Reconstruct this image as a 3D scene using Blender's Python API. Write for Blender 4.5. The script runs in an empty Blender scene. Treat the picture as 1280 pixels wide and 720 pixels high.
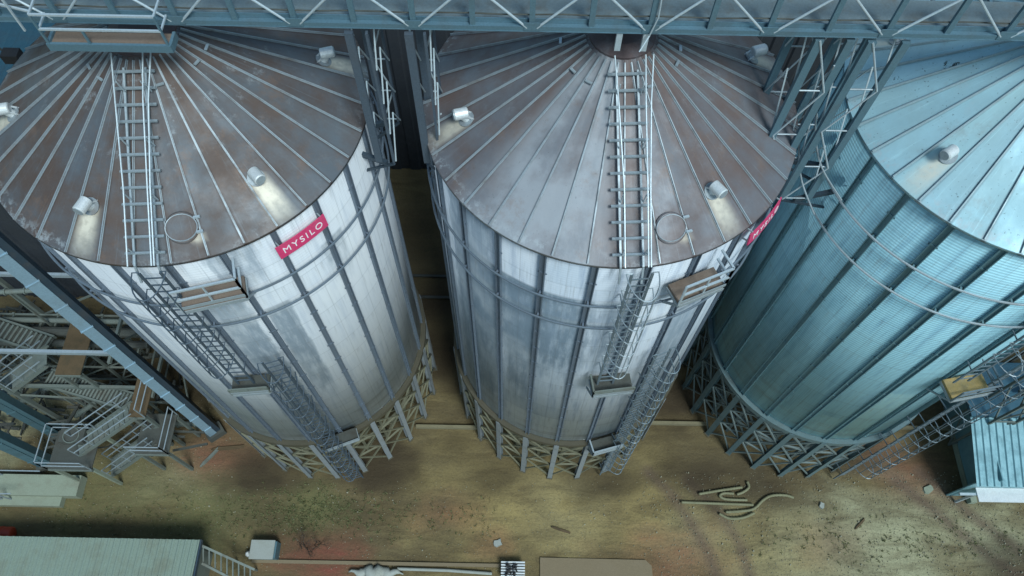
import bpy, math, random
from mathutils import Vector, Matrix, noise
random.seed(7)
rad = math.radians
S = bpy.context.scene
COL = S.collection

# ------------------------------------------------------------------ camera
FPX, PITCH, ROLL, CAMH = 947.0, rad(62.76), rad(1.08), 34.06
fw = Vector((0, math.cos(PITCH), -math.sin(PITCH)))
up = Vector((0, math.sin(PITCH), math.cos(PITCH)))
rx = Vector((1, 0, 0))
rx, up = rx*math.cos(ROLL)+up*math.sin(ROLL), -rx*math.sin(ROLL)+up*math.cos(ROLL)
CP = Vector((0, 0, CAMH))
cam = bpy.data.objects.new('camera', bpy.data.cameras.new('camera'))
COL.objects.link(cam)
M = Matrix((rx, up, -fw)).transposed().to_4x4(); M.translation = CP
cam.matrix_world = M
cam.data.sensor_width = 36; cam.data.lens = FPX/1280*36
cam.data.clip_start = 0.1; cam.data.clip_end = 3000
S.camera = cam

def at(x, y, z=0.0):
    """point of the place at height z that the photograph shows at pixel x, y (1280 wide)"""
    v = fw*FPX + rx*(x-640) - up*(y-360)
    return CP + v*((z-CAMH)/v.z)

# ------------------------------------------------------------------ light
w = bpy.data.worlds.new('World'); S.world = w; w.use_nodes = True
nt = w.node_tree; nt.nodes.clear()
sky = nt.nodes.new('ShaderNodeTexSky'); sky.sky_type = 'NISHITA'; sky.sun_disc = False
SUN_EL, SUN_AZ = rad(55), rad(-60)
sky.sun_elevation = SUN_EL; sky.sun_rotation = math.pi/2 - SUN_AZ
sky.air_density = 1.3; sky.dust_density = 1.6; sky.ozone_density = 1.6
bg = nt.nodes.new('ShaderNodeBackground'); bg.inputs[1].default_value = 0.088
out = nt.nodes.new('ShaderNodeOutputWorld')
tint = nt.nodes.new('ShaderNodeMixRGB'); tint.blend_type = 'MULTIPLY'; tint.inputs[0].default_value = 1; tint.inputs[2].default_value = (.82, 1.04, 1.05, 1)
nt.links.new(sky.outputs[0], tint.inputs[1]); nt.links.new(tint.outputs[0], bg.inputs[0]); nt.links.new(bg.outputs[0], out.inputs[0])
sl = bpy.data.lights.new('sun', 'SUN'); sl.energy = 2.5; sl.angle = rad(18); sl.color = (.86, .97, 1.0)
so = bpy.data.objects.new('sun', sl); COL.objects.link(so)
sd = Vector((math.cos(SUN_EL)*math.cos(SUN_AZ), math.cos(SUN_EL)*math.sin(SUN_AZ), math.sin(SUN_EL)))
so.rotation_euler = sd.to_track_quat('Z', 'Y').to_euler(); so.location = (0, -10, 60)
S.view_settings.view_transform = 'Standard'; S.view_settings.look = 'None'
S.view_settings.exposure = 0.33; S.view_settings.gamma = 1.0

# ------------------------------------------------------------------ material helpers
class NT:
    def __init__(s, name):
        s.m = bpy.data.materials.new(name); s.m.use_nodes = True
        s.t = s.m.node_tree; s.b = s.t.nodes['Principled BSDF']
        s.tc = s.t.nodes.new('ShaderNodeTexCoord')
    def n(s, typ, **kw):
        nd = s.t.nodes.new('ShaderNode'+typ)
        for k, v in kw.items(): setattr(nd, k, v)
        return nd
    def L(s, a, b): s.t.links.new(a, b)
    def val(s, x, inp):
        if isinstance(x, (int, float)): inp.default_value = x
        elif isinstance(x, tuple): inp.default_value = x if len(x) == 4 or inp.type == 'VECTOR' else (*x, 1)
        else: s.L(x, inp)
    def math(s, op, a, b=0.0, c=None, clamp=False):
        nd = s.n('Math', operation=op); nd.use_clamp = clamp
        s.val(a, nd.inputs[0]); s.val(b, nd.inputs[1])
        if c is not None: s.val(c, nd.inputs[2])
        return nd.outputs[0]
    def mix(s, f, a, b, mode='MIX'):
        nd = s.n('MixRGB', blend_type=mode)
        s.val(f, nd.inputs[0]); s.val(a, nd.inputs[1]); s.val(b, nd.inputs[2])
        return nd.outputs[0]
    def vec(s, x, y, z):
        nd = s.n('CombineXYZ')
        s.val(x, nd.inputs[0]); s.val(y, nd.inputs[1]); s.val(z, nd.inputs[2]); return nd.outputs[0]
    def sep(s, v):
        nd = s.n('SeparateXYZ'); s.L(v, nd.inputs[0]); return nd.outputs
    def scale(s, v, sc):
        nd = s.n('VectorMath', operation='MULTIPLY'); s.L(v, nd.inputs[0]); nd.inputs[1].default_value = sc; return nd.outputs[0]
    def noise(s, v, sc, det=4, rough=.55, dist=0.0):
        nd = s.n('TexNoise'); s.L(v, nd.inputs['Vector']); nd.inputs['Scale'].default_value = sc
        nd.inputs['Detail'].default_value = det; nd.inputs['Roughness'].default_value = rough
        nd.inputs['Distortion'].default_value = dist; return nd.outputs['Fac']
    def ramp(s, f, lo, hi, a=0.0, b=1.0):
        nd = s.n('MapRange'); nd.clamp = True; nd.interpolation_type = 'SMOOTHSTEP'
        s.val(f, nd.inputs[0]); nd.inputs[1].default_value = lo; nd.inputs[2].default_value = hi
        nd.inputs[3].default_value = a; nd.inputs[4].default_value = b; return nd.outputs[0]
    def white(s, v):
        nd = s.n('TexWhiteNoise', noise_dimensions='3D'); s.L(v, nd.inputs[0]); return nd.outputs[0]
    def attr(s, name):
        nd = s.n('Attribute'); nd.attribute_name = name; return nd
    def bump(s, h, strength, dist):
        nd = s.n('Bump'); nd.inputs['Strength'].default_value = strength; nd.inputs['Distance'].default_value = dist
        s.L(h, nd.inputs['Height']); s.L(nd.outputs[0], s.b.inputs['Normal'])
    def fin(s, col, rough=.5, metal=0.0):
        s.val(col, s.b.inputs['Base Color']); s.val(rough, s.b.inputs['Roughness']); s.val(metal, s.b.inputs['Metallic'])
        return s.m

def steel(name, c, dirt=(.09, .07, .05), amt=.5, rough=.5, metal=.35, sc=1.6, grain=25):
    t = NT(name); o = t.tc.outputs['Object']
    g = t.n('NewGeometry').outputs['Position']
    n1 = t.noise(g, sc, 5, .65); n2 = t.noise(g, grain, 3)
    col = t.mix(t.ramp(n1, .45, .75, 0, amt), c, dirt)
    col = t.mix(t.ramp(n2, .3, .7, .0, .3), col, tuple(x*.55 for x in c))
    t.bump(n2, .15, .01)
    return t.fin(col, t.ramp(n1, .3, .7, rough-.08, rough+.2), metal)

def wall_mat(name, light, dark, panels, corr, streaks, phase, stain_shade=(), sheen=()):
    """bolted galvanised wall sheets: sheets of uneven tone, corrugation, rain streaks, dirt low down"""
    t = NT(name); x, y, z = t.sep(t.tc.outputs['Object'])
    az = t.math('ARCTAN2', y, x)
    azd = t.math('MULTIPLY', t.math('SUBTRACT', az, rad(phase)), 24/(2*math.pi))
    row = t.math('FLOOR', t.math('DIVIDE', z, 1.13))
    cellv = t.vec(t.math('FLOOR', azd), row, 3.3)
    rnd = t.white(cellv)
    colrnd = t.white(t.vec(t.math('FLOOR', azd), 7.7, 1.1))
    tone = t.math('ADD', t.math('MULTIPLY', rnd, panels*.45), t.math('MULTIPLY', colrnd, panels*.55))
    base = t.mix(tone, light, dark)
    # vertical rain streaks
    sv = t.vec(t.math('MULTIPLY', az, 9.0), 0.0, t.math('MULTIPLY', z, .16))
    st = t.noise(sv, 2.2, 5, .6)
    base = t.mix(t.ramp(st, .46, .72, 0, streaks), base, (dark[0]*.42, dark[1]*.5, dark[2]*.62))
    sv2 = t.vec(t.math('MULTIPLY', az, 40.0), 0.0, t.math('MULTIPLY', z, .35))
    base = t.mix(t.ramp(t.noise(sv2, 2.0, 3), .5, .8, 0, streaks*.6), base, (.10, .12, .13))
    # stains below rings and behind ladders, painted left-side shade; painted reflections low down
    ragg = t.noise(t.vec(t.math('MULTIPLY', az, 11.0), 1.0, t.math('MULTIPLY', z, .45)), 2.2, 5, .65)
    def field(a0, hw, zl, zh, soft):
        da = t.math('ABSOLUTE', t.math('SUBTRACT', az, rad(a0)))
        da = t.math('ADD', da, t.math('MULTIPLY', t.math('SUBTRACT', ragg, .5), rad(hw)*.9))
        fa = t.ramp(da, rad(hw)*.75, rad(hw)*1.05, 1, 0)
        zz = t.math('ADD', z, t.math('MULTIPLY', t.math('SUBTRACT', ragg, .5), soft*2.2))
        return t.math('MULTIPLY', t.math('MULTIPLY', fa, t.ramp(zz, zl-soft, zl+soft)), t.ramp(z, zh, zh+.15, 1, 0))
    for a0, hw, zl, zh, am in stain_shade:
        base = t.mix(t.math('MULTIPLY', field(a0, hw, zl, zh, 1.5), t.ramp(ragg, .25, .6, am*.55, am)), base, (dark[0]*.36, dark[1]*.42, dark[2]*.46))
    for a0, hw, zl, zh, am in sheen:
        base = t.mix(t.math('MULTIPLY', field(a0, hw, zl, zh, 1.0), t.ramp(ragg, .3, .6, am*.4, am)), base, tuple(min(.8, q*1.35) for q in light))
    # dull tide marks along the sheet courses near the foot
    lowz = t.ramp(z, 5.2, 9.5, 1, 0)
    band = t.noise(t.vec(t.math('MULTIPLY', az, 1.3), 2.0, t.math('MULTIPLY', z, 1.4)), 1.5, 3)
    base = t.mix(t.math('MULTIPLY', t.ramp(band, .5, .68, 0, .5), lowz), base, (.17, .16, .14))
    # broad cloudy weathering
    base = t.mix(t.ramp(t.noise(t.tc.outputs['Object'], .55, 4), .42, .7, 0, .28), base, (light[0]*1.1, light[1]*1.06, light[2]*1.0))
    # seams between courses
    fr = t.math('FRACT', t.math('DIVIDE', z, 1.13))
    seam = t.math('LESS_THAN', fr, .022)
    base = t.mix(t.math('MULTIPLY', seam, .32), base, (.12, .14, .15))
    lap = t.math('LESS_THAN', t.math('ABSOLUTE', t.math('SUBTRACT', t.math('FRACT', azd), .5)), .012)
    base = t.mix(t.math('MULTIPLY', lap, .22), base, (.14, .15, .16))
    drip = t.noise(t.vec(t.math('MULTIPLY', az, 26.0), row, t.math('MULTIPLY', z, .25)), 2.0, 4, .6)
    base = t.mix(t.math('MULTIPLY', t.ramp(fr, .35, .98, 0, 1), t.ramp(drip, .52, .68, 0, .32)), base, (.17, .155, .13))
    wv = t.math('SINE', t.math('MULTIPLY', z, 2*math.pi/.105))
    base = t.mix(t.ramp(wv, -1, 1, corr*.35, 0), base, (.10, .14, .16))
    t.bump(t.math('ADD', t.math('MULTIPLY', wv, .5), t.math('MULTIPLY', t.noise(t.tc.outputs['Object'], 3, 3), .8)), .25*corr+.1, .02)
    return t.fin(base, t.ramp(st, .3, .7, .56, .7), .15)

def roof_mat(name, clean, rust, amt, phase, speck, top, dust=(0, 0)):
    t = NT(name); o = t.tc.outputs['Object']; x, y, z = t.sep(o)
    az = t.math('ARCTAN2', y, x)
    r = t.math('POWER', t.math('ADD', t.math('MULTIPLY', x, x), t.math('MULTIPLY', y, y)), .5)
    azd = t.math('FLOOR', t.math('MULTIPLY', t.math('SUBTRACT', az, rad(phase)), 36/(2*math.pi)))
    rnd = t.white(t.vec(azd, 2.2, phase))
    rnd2 = t.white(t.vec(azd, 9.1, phase))
    streak = t.noise(t.vec(t.math('MULTIPLY', azd, 3.7), t.math('MULTIPLY', r, .9), t.math('MULTIPLY', az, 2.5)), 1.2, 5, .62)
    cloud = t.noise(o, .8, 5, .6)
    f = t.math('ADD', t.math('ADD', t.math('MULTIPLY', streak, .75), t.math('MULTIPLY', cloud, .55)), t.math('MULTIPLY', rnd, .16))
    base = t.mix(t.ramp(f, .48, .92, 0, 1), clean, rust)
    base = t.mix(amt, clean, base)
    base = t.mix(t.math('MULTIPLY', rnd2, .24), base, (rust[0]*.62, rust[1]*.66, rust[2]*.8))
    # run-off streaks starting at the seams
    fa = t.math('ABSOLUTE', t.math('SUBTRACT', t.math('FRACT', t.math('MULTIPLY', t.math('SUBTRACT', az, rad(phase)), 36/(2*math.pi))), .5))
    run = t.noise(t.vec(t.math('MULTIPLY', az, 55.0), t.math('MULTIPLY', r, .8), 4.0), 1.0, 4, .6)
    base = t.mix(t.math('MULTIPLY', t.ramp(fa, .38, .48, 0, .9), t.ramp(run, .32, .55, .35, 1)), base, (rust[0]*.5, rust[1]*.5, rust[2]*.55))
    base = t.mix(t.ramp(run, .56, .74, 0, .4), base, (clean[0]*1.35, clean[1]*1.3, clean[2]*1.25))
    if dust[1]:
        dz = t.ramp(t.math('ADD', t.math('ABSOLUTE', t.math('SUBTRACT', az, rad(dust[0]))), t.math('MULTIPLY', t.math('SUBTRACT', rnd, .5), .35)), rad(dust[1])*.6, rad(dust[1])*1.3, 1, 0)
        base = t.mix(t.math('MULTIPLY', dz, t.ramp(cloud, .3, .6, .25, .8)), base, (.34, .37, .40))
    # warm rust clouds
    base = t.mix(t.ramp(t.noise(o, 1.3, 7, .72), .54, .72, 0, .40*amt), base, (.20, .115, .07))
    # pale lime / frost patches near the top and specks
    wh = t.ramp(t.noise(o, 2.1, 7, .78), .56, .68, 0, .55)
    base = t.mix(t.math('MULTIPLY', wh, t.ramp(r, .9, 3.6, top, .12)), base, (.42, .47, .50))
    lip = t.math('MULTIPLY', t.ramp(r, 4.25, 4.55, 0, 1), t.math('MULTIPLY', t.ramp(t.noise(o, 5, 6, .75), .48, .62, 0, .6), t.ramp(t.noise(o, .45, 2), .45, .6)))
    base = t.mix(lip, base, (.40, .44, .46))
    base = t.mix(t.ramp(t.noise(o, 16, 3, .6), .66, .72, 0, speck), base, (.045, .05, .05))
    mo = t.math('MULTIPLY', t.ramp(t.noise(o, 3.3, 6, .75, .8), .60, .63, 0, 1), t.attr('moss').outputs['Fac'])
    base = t.mix(mo, base, (.03, .04, .035))
    cl = t.attr('clean'); edge = t.noise(o, 7, 3)
    clf = t.math('MULTIPLY', cl.outputs['Fac'], t.ramp(edge, .25, .6, .7, 1))
    base = t.mix(clf, base, (.68, .62, .50))  # pale warm patches downslope of the vents and beside the hatch
    t.bump(t.noise(o, 9, 4), .2, .02)
    return t.fin(base, t.ramp(cloud, .3, .7, .45, .7), .2)

MATS = {}
def SM(k, *a, **kw): MATS[k] = steel(k, *a, **kw); return MATS[k]
galv = SM('galvanised', (.36, .42, .45), amt=.35)
galv_blue = SM('bridge_steel', (.13, .23, .285), amt=.3, rough=.42)
galv_light = SM('bright_tube', (.52, .60, .64), amt=.15, rough=.35)
stiff_m = SM('stiffener_steel', (.17, .215, .27), amt=.3)
stiff_teal = SM('stiffener_steel_clean', (.16, .29, .33), amt=.25)
seam_m = SM('seam_steel', (.33, .38, .41), (.15, .10, .07), .6)
seam_teal = SM('seam_steel_clean', (.36, .46, .49), amt=.25)
leg_m = SM('leg_steel', (.31, .345, .37), (.13, .11, .06), .45)
leg_teal = SM('leg_steel_clean', (.15, .23, .25), (.10, .10, .07), .4)
brace_m = SM('brace_steel', (.25, .245, .17), (.12, .10, .06), .6)
brace_teal = SM('brace_steel_clean', (.22, .28, .28), (.12, .10, .06), .4)
ring_m = SM('ring_beam_steel', (.105, .095, .065), (.09, .075, .05), .6)
ring_teal = SM('ring_beam_clean', (.14, .21, .22), amt=.5)
hop_m = SM('hopper_steel', (.14, .13, .105), amt=.7)
deck_m = SM('deck_plate', (.17, .22, .235), (.12, .10, .075), .6, rough=.65, sc=2.4)
rustdeck = SM('rusty_floor_plate', (.20, .15, .115), (.11, .07, .045), .8, rough=.8, metal=.1)
yellowdeck = SM('yellow_floor_plate', (.36, .25, .09), (.24, .22, .16), .6, rough=.6, metal=0, sc=3)
brown_m = SM('brown_timber', (.10, .066, .032), (.06, .05, .03), .7, rough=.85, metal=0, sc=2.5)
dark_m = SM('dark_cladding', (.035, .042, .052), (.03, .03, .03), .4, rough=.6, metal=.1)
slate_m = SM('occluder_slate_sheet', (.028, .085, .12), (.03, .05, .07), .5, rough=.5)
blue_m = SM('blue_painted_steel', (.09, .17, .20), (.06, .08, .07), .5)
elev_m = SM('elevator_casing', (.27, .40, .49), (.17, .20, .20), .5)
elev_dark = SM('elevator_side', (.04, .065, .09), amt=.4)
old_m = SM('weathered_steel', (.15, .175, .155), (.12, .10, .07), .6, rough=.65, metal=.15)
olddark_m = SM('sooty_machinery', (.07, .075, .065), (.05, .04, .03), .7, rough=.75, metal=.1)
conc_m = SM('pale_concrete', (.25, .285, .215), (.20, .20, .15), .7, rough=.9, metal=0, sc=2)
kerb_m = SM('kerb_concrete', (.20, .175, .105), (.12, .10, .06), .6, rough=.9, metal=0)
pad_m = SM('pinkish_slab', (.20, .155, .095), (.20, .16, .10), .7, rough=.9, metal=0, sc=1.1)
barn_m = SM('barn_sheet', (.23, .29, .235), (.17, .17, .12), .6, rough=.6, metal=.15, sc=.9)
shed_m = SM('shed_sheet', (.17, .33, .37), (.10, .18, .20), .5, rough=.5, metal=.2)
sheddk_m = SM('shed_band', (.05, .13, .18), amt=.3, rough=.5)
hose_m = SM('hose_plastic', (.19, .185, .105), (.13, .12, .07), .5, rough=.7, metal=0)
white_m = SM('white_cover', (.30, .32, .29), (.25, .25, .2), .5, rough=.7, metal=0)
red_m = SM('red_paint', (.45, .05, .02), amt=.2, rough=.45, metal=0)
sign_m = SM('sign_crimson', (.62, .045, .15), (.50, .10, .16), .4, rough=.5, metal=0)
letter_m = SM('sign_letter_white', (.85, .80, .82), (.7, .6, .65), .2, rough=.5, metal=0)
motor_m = SM('motor_blue', (.07, .15, .20), (.16, .28, .34), .5, rough=.4, metal=.2)
vent_m = SM('vent_sheet', (.72, .75, .75), (.38, .38, .35), .4, rough=.45)
black_m = SM('black_rubber', (.02, .02, .022), amt=.2, rough=.6, metal=0)
twig_m = SM('twig_bark', (.07, .045, .03), amt=.2, rough=.9, metal=0)
stone_m = SM('stone', (.34, .32, .23), (.15, .12, .09), .6, rough=.9, metal=0, sc=5)
weed_m = SM('weed_leaf', (.13, .14, .055), (.16, .14, .07), .6, rough=.8, metal=0, sc=3)

# ------------------------------------------------------------------ mesh helpers
class MB:
    def __init__(s): s.v = []; s.f = []
    def add(s, vs, fs):
        o = len(s.v); s.v += [tuple(v) for v in vs]; s.f += [tuple(i+o for i in f) for f in fs]; return s
    def box(s, x0, x1, y0, y1, z0, z1, M=None):
        vs = [Vector((x, y, z)) for z in (z0, z1) for y in (y0, y1) for x in (x0, x1)]
        if M: vs = [M @ v for v in vs]
        return s.add(vs, [(0, 2, 3, 1), (4, 5, 7, 6), (0, 1, 5, 4), (2, 6, 7, 3), (0, 4, 6, 2), (1, 3, 7, 5)])
    def bar(s, p, q, w=.05, h=None, upv=(0, 0, 1)):
        p = Vector(p); q = Vector(q); h = h or w; d = (q-p).normalized(); u = Vector(upv)
        if abs(d.dot(u)) > .98: u = Vector((1, 0, 0)) if abs(d.x) < .9 else Vector((0, 1, 0))
        a = d.cross(u).normalized(); b = a.cross(d)
        vs = [e + a*sx*w/2 + b*sy*h/2 for e in (p, q) for sx, sy in ((-1, -1), (1, -1), (1, 1), (-1, 1))]
        return s.add(vs, [(0, 1, 2, 3), (7, 6, 5, 4), (0, 4, 5, 1), (1, 5, 6, 2), (2, 6, 7, 3), (3, 7, 4, 0)])
    def tube(s, pts, r=.03, n=8, closed=False):
        pts = [Vector(p) for p in pts]; k = len(pts); rings = []; a = None
        for i, p in enumerate(pts):
            d = (pts[(i+1) % k] - pts[i-1]) if closed else (pts[min(i+1, k-1)] - pts[max(i-1, 0)])
            d.normalize()
            if a is None:
                a = d.orthogonal().normalized()
            a = (a - d*a.dot(d)).normalized(); b = d.cross(a)
            rr = r[i] if isinstance(r, (list, tuple)) else r
            rings.append([p + (a*math.cos(t)+b*math.sin(t))*rr for t in [2*math.pi*j/n for j in range(n)]])
        vs = [v for R in rings for v in R]; fs = []
        for i in range(k if closed else k-1):
            i2 = (i+1) % k
            for j in range(n):
                j2 = (j+1) % n; fs.append((i*n+j, i*n+j2, i2*n+j2, i2*n+j))
        if not closed: fs += [tuple(range(n))[::-1], tuple((k-1)*n+j for j in range(n))]
        return s.add(vs, fs)
    def lathe(s, prof, n=48, c=(0, 0), a0=0.0, a1=2*math.pi, close=True):
        full = abs(a1-a0-2*math.pi) < 1e-6; m = n if full else n+1
        vs = [(c[0]+r*math.cos(a0+(a1-a0)*j/n), c[1]+r*math.sin(a0+(a1-a0)*j/n), z) for r, z in prof for j in range(m)]
        fs = []; K = len(prof)
        for i in range(K if close else K-1):
            i2 = (i+1) % K
            for j in range(n):
                j2 = (j+1) % m; fs.append((i*m+j, i*m+j2, i2*m+j2, i2*m+j))
        if not full and close: fs += [tuple(i*m for i in range(K)), tuple(i*m+m-1 for i in range(K))[::-1]]
        return s.add(vs, fs)
    def mesh(s, name, mat, smooth=False):
        me = bpy.data.meshes.new(name); me.from_pydata(s.v, [], s.f); me.materials.append(mat); me.update()
        if smooth:
            me.shade_smooth() if hasattr(me, 'shade_smooth') else None
        return me
    def build(s, name, mat, parent=None, smooth=False):
        return put(name, s.mesh(name, mat, smooth), parent)

def put(name, me, parent=None, loc=(0, 0, 0), rz=0.0):
    o = bpy.data.objects.new(name, me); COL.objects.link(o)
    o.location = loc; o.rotation_euler = (0, 0, rz)
    if parent: o.parent = parent
    return o
def tag(o, label, cat, group=None, kind=None):
    o['label'] = label; o['category'] = cat
    if group: o['group'] = group
    if kind: o['kind'] = kind
    return o
def thing(name, loc, label, cat, group=None, rz=0.0):
    return tag(put(name, None, None, loc, rz), label, cat, group)
def struct(o): o['kind'] = 'structure'; return o
def P(r, a, z): return Vector((r*math.cos(rad(a)), r*math.sin(rad(a)), z))
_C = {}
def cached(key, fn):
    if key not in _C: _C[key] = fn()
    return _C[key]

# ------------------------------------------------------------------ silos
R, H, A, W0 = 4.5, 19.49, 22.18, 5.4
SL = (A-H)/4.6
def rz_(r): return A - SL*r          # roof height at radius r

def vent_bm():      # short drum cowl on a roof sheet, built at azimuth 0, radius 3.7
    b = MB(); n = Vector((SL, 0, 1)).normalized(); c = Vector((3.62, 0, rz_(3.62)))
    ax = Vector((1, 0, .05)).normalized()
    b.tube([c + n*.0, c + n*.2], .10, 14)
    b.bar(c+n*.02+Vector((-.22, -.1, 0)), c+n*.2+Vector((-.12, -.1, 0)), .03); b.bar(c+n*.02+Vector((-.22, .1, 0)), c+n*.2+Vector((-.12, .1, 0)), .03)
    p = c + n*.27
    b.tube([p-ax*.17, p-ax*.15, p+ax*.15, p+ax*.17], [.11, .135, .135, .11], 20)
    return b.mesh('roof_vent', vent_m)
def vent_flange():
    b = MB(); n = Vector((SL, 0, 1)).normalized(); c = Vector((3.62, 0, rz_(3.62)))
    b.tube([c+n*.005, c+n*.03], .2, 16); return b.mesh('flange', seam_m)
def vent_mouth():
    b = MB(); n = Vector((SL, 0, 1)).normalized(); c = Vector((3.62, 0, rz_(3.62))) + n*.27
    ax = Vector((1, 0, .05)).normalized()
    b.tube([c+ax*.171, c+ax*.185], .11, 16); return b.mesh('mouth_mesh', galv)

def stiff_bm(mat, wd):
    b = MB(); z0, z1 = W0, H-.06
    b.box(R-.02, R+.03, -wd/2, wd/2, z0, z1)
    for s in (-1, 1): b.box(R+.028, R+.09, s*wd/2-.012, s*wd/2+.012, z0, z1)
    k = z0+.6
    while k < z1-.3:
        b.box(R+.034, R+.05, -wd/2-.05, wd/2+.05, k, k+.05); k += 1.13
    return b.mesh('stiffener', mat)
def rib_bm(mat):
    b = MB(); n = Vector((SL, 0, 1)).normalized()
    p = Vector((.8, 0, rz_(.8))); q = Vector((4.6, 0, rz_(4.6)))
    b.bar(p+n*.025, q+n*.025, .022, .055)
    b.bar(p+n*.006, q+n*.006, .045, .012)
    return b.mesh('roof_seam', mat)
def leg_bm(mat):
    b = MB()
    b.box(R+.05, R+.065, -.1, .1, .03, W0-.1); b.box(R+.215, R+.23, -.1, .1, .03, W0-.1)
    b.box(R+.065, R+.215, -.008, .008, .03, W0-.1)
    return b.mesh('leg', mat)
def brace_bm(mat):
    b = MB(); a = 15; r = R+.12
    zs = [.3, 2.0, 3.65, 5.1]
    for i in range(3):
        b.bar(P(r, 1.1, zs[i]), P(r, a-1.1, zs[i+1]), .055, .055); b.bar(P(r+.03, 1.1, zs[i+1]), P(r+.03, a-1.1, zs[i]), .055, .055)
    for z in zs[1:3]: b.bar(P(r-.03, 1.1, z), P(r-.03, a-1.1, z), .06, .08)
    return b.mesh('cross_brace', mat)
def inner_brace_bm(mat):
    b = MB(); r = 3.85; a = 15; zs = [.2, 1.7, 3.2, 4.6]
    b.bar(P(r, 0, 0), P(r, 0, 4.7), .12)
    for i in range(3):
        b.bar(P(r, 0, zs[i]), P(r, a, zs[i+1]), .07, .07); b.bar(P(r-.04, 0, zs[i+1]), P(r-.04, a, zs[i]), .07, .07); b.bar(P(r+.04, 0, zs[i+1]), P(r+.04, a, zs[i+1]), .08, .1)
    return b.mesh('inner_brace', mat)
def innerleg_bm(mat):
    b = MB(); b.box(3.1, 3.25, -.07, .07, 0, W0-.5); return b.mesh('inner_post', mat)

def ladder(parent, name, az, r, z0, z1, cage_from, mats):
    sm, rm = mats
    wv = .23
    def T(x, y, z):     # x outwards, y along the wall
        c, s = math.cos(rad(az)), math.sin(rad(az)); return Vector(((r+x)*c - y*s, (r+x)*s + y*c, z))
    b = MB()
    for s in (-1, 1): b.bar(T(0, s*wv, z0), T(0, s*wv, z1), .04, .06)
    z = z0+1.0
    while z < z1:
        for s in (-1, 1): b.bar(T(0, s*wv, z), T(-(r-R-.03), s*wv, z), .03)
        z += 2.2
    L = b.build(name, sm, parent)
    z = z0+.3; k = 0
    while z < z1-.05 and k < 60:
        MB().bar(T(0, -wv, z), T(0, wv, z), .028).build('rung', sm, L); z += .32; k += 1
    z = cage_from; hoops = []
    while z < z1+.1:
        hp = [T(.40*math.sin(rad(t))+.30*(1 if 0 < t < 180 else 0)*math.sin(rad(t)), -.36*math.cos(rad(t))*1.0, z) for t in range(0, 181, 15)]
        hp = [T(0, -wv, z)] + hp + [T(0, wv, z)]
        MB().tube(hp, .017, 5).build('cage_hoop', rm, L); hoops.append(hp); z += .78
    if len(hoops) > 1:
        b = MB()
        for j in (3, 5, 7, 9, 11): b.bar(hoops[0][j], hoops[-1][j], .022, .022)
        b.build('cage_strap', rm, L)
    return L

def platform(parent, az0, az1, z, depth, floor_m, rail_sides, rail_m, name='platform', rh=1.05, thick=.12):
    c = (az0+az1)/2; hw = R*math.radians(abs(az1-az0))/2 * 1.0
    cc, ss = math.cos(rad(c)), math.sin(rad(c))
    def T(x, y, zz): return Vector(((R+x)*cc - y*ss, (R+x)*ss + y*cc, zz))
    b = MB(); x0, x1 = .09, depth
    vs = [T(x, y, zz) for zz in (z-thick, z) for y in (-hw, hw) for x in (x0, x1)]
    b.add(vs, [(0, 2, 3, 1), (4, 5, 7, 6), (0, 1, 5, 4), (2, 6, 7, 3), (0, 4, 6, 2), (1, 3, 7, 5)])
    Pf = b.build(name, floor_m, parent)
    b = MB()
    for y in (-hw, hw):
        b.bar(T(x0, y, z-.16), T(x1, y, z-.16), .05, .1)
        b.bar(T(x1-.05, y, z-.2), T(.04, y, z-.95), .05)
    b.bar(T(x1, -hw, z-.16), T(x1, hw, z-.16), .05, .12)
    b.bar(T(x1+.02, -hw, z+.05), T(x1+.02, hw, z+.05), .012, .12)
    b.build('bracket', galv, Pf)
    b = MB()
    pts = {'l': (T(x0, -hw, 0), T(x1, -hw, 0)), 'f': (T(x1, -hw, 0), T(x1, hw, 0)), 'r': (T(x1, hw, 0), T(x0, hw, 0))}
    for k in rail_sides:
        p, q = pts[k]
        for hh in (rh*.5, rh): b.bar(p+Vector((0, 0, z+hh)), q+Vector((0, 0, z+hh)), .05)
        for e in ((p, q) if k == 'f' else (q if k == 'l' else p,)): b.bar(e+Vector((0, 0, z-.1)), e+Vector((0, 0, z+rh)), .045)
        m = (p+q)/2
        if k == 'f': b.bar(m+Vector((0, 0, z)), m+Vector((0, 0, z+rh)), .035)
    if rail_sides: b.build('railing', rail_m, Pf)
    return Pf

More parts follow.
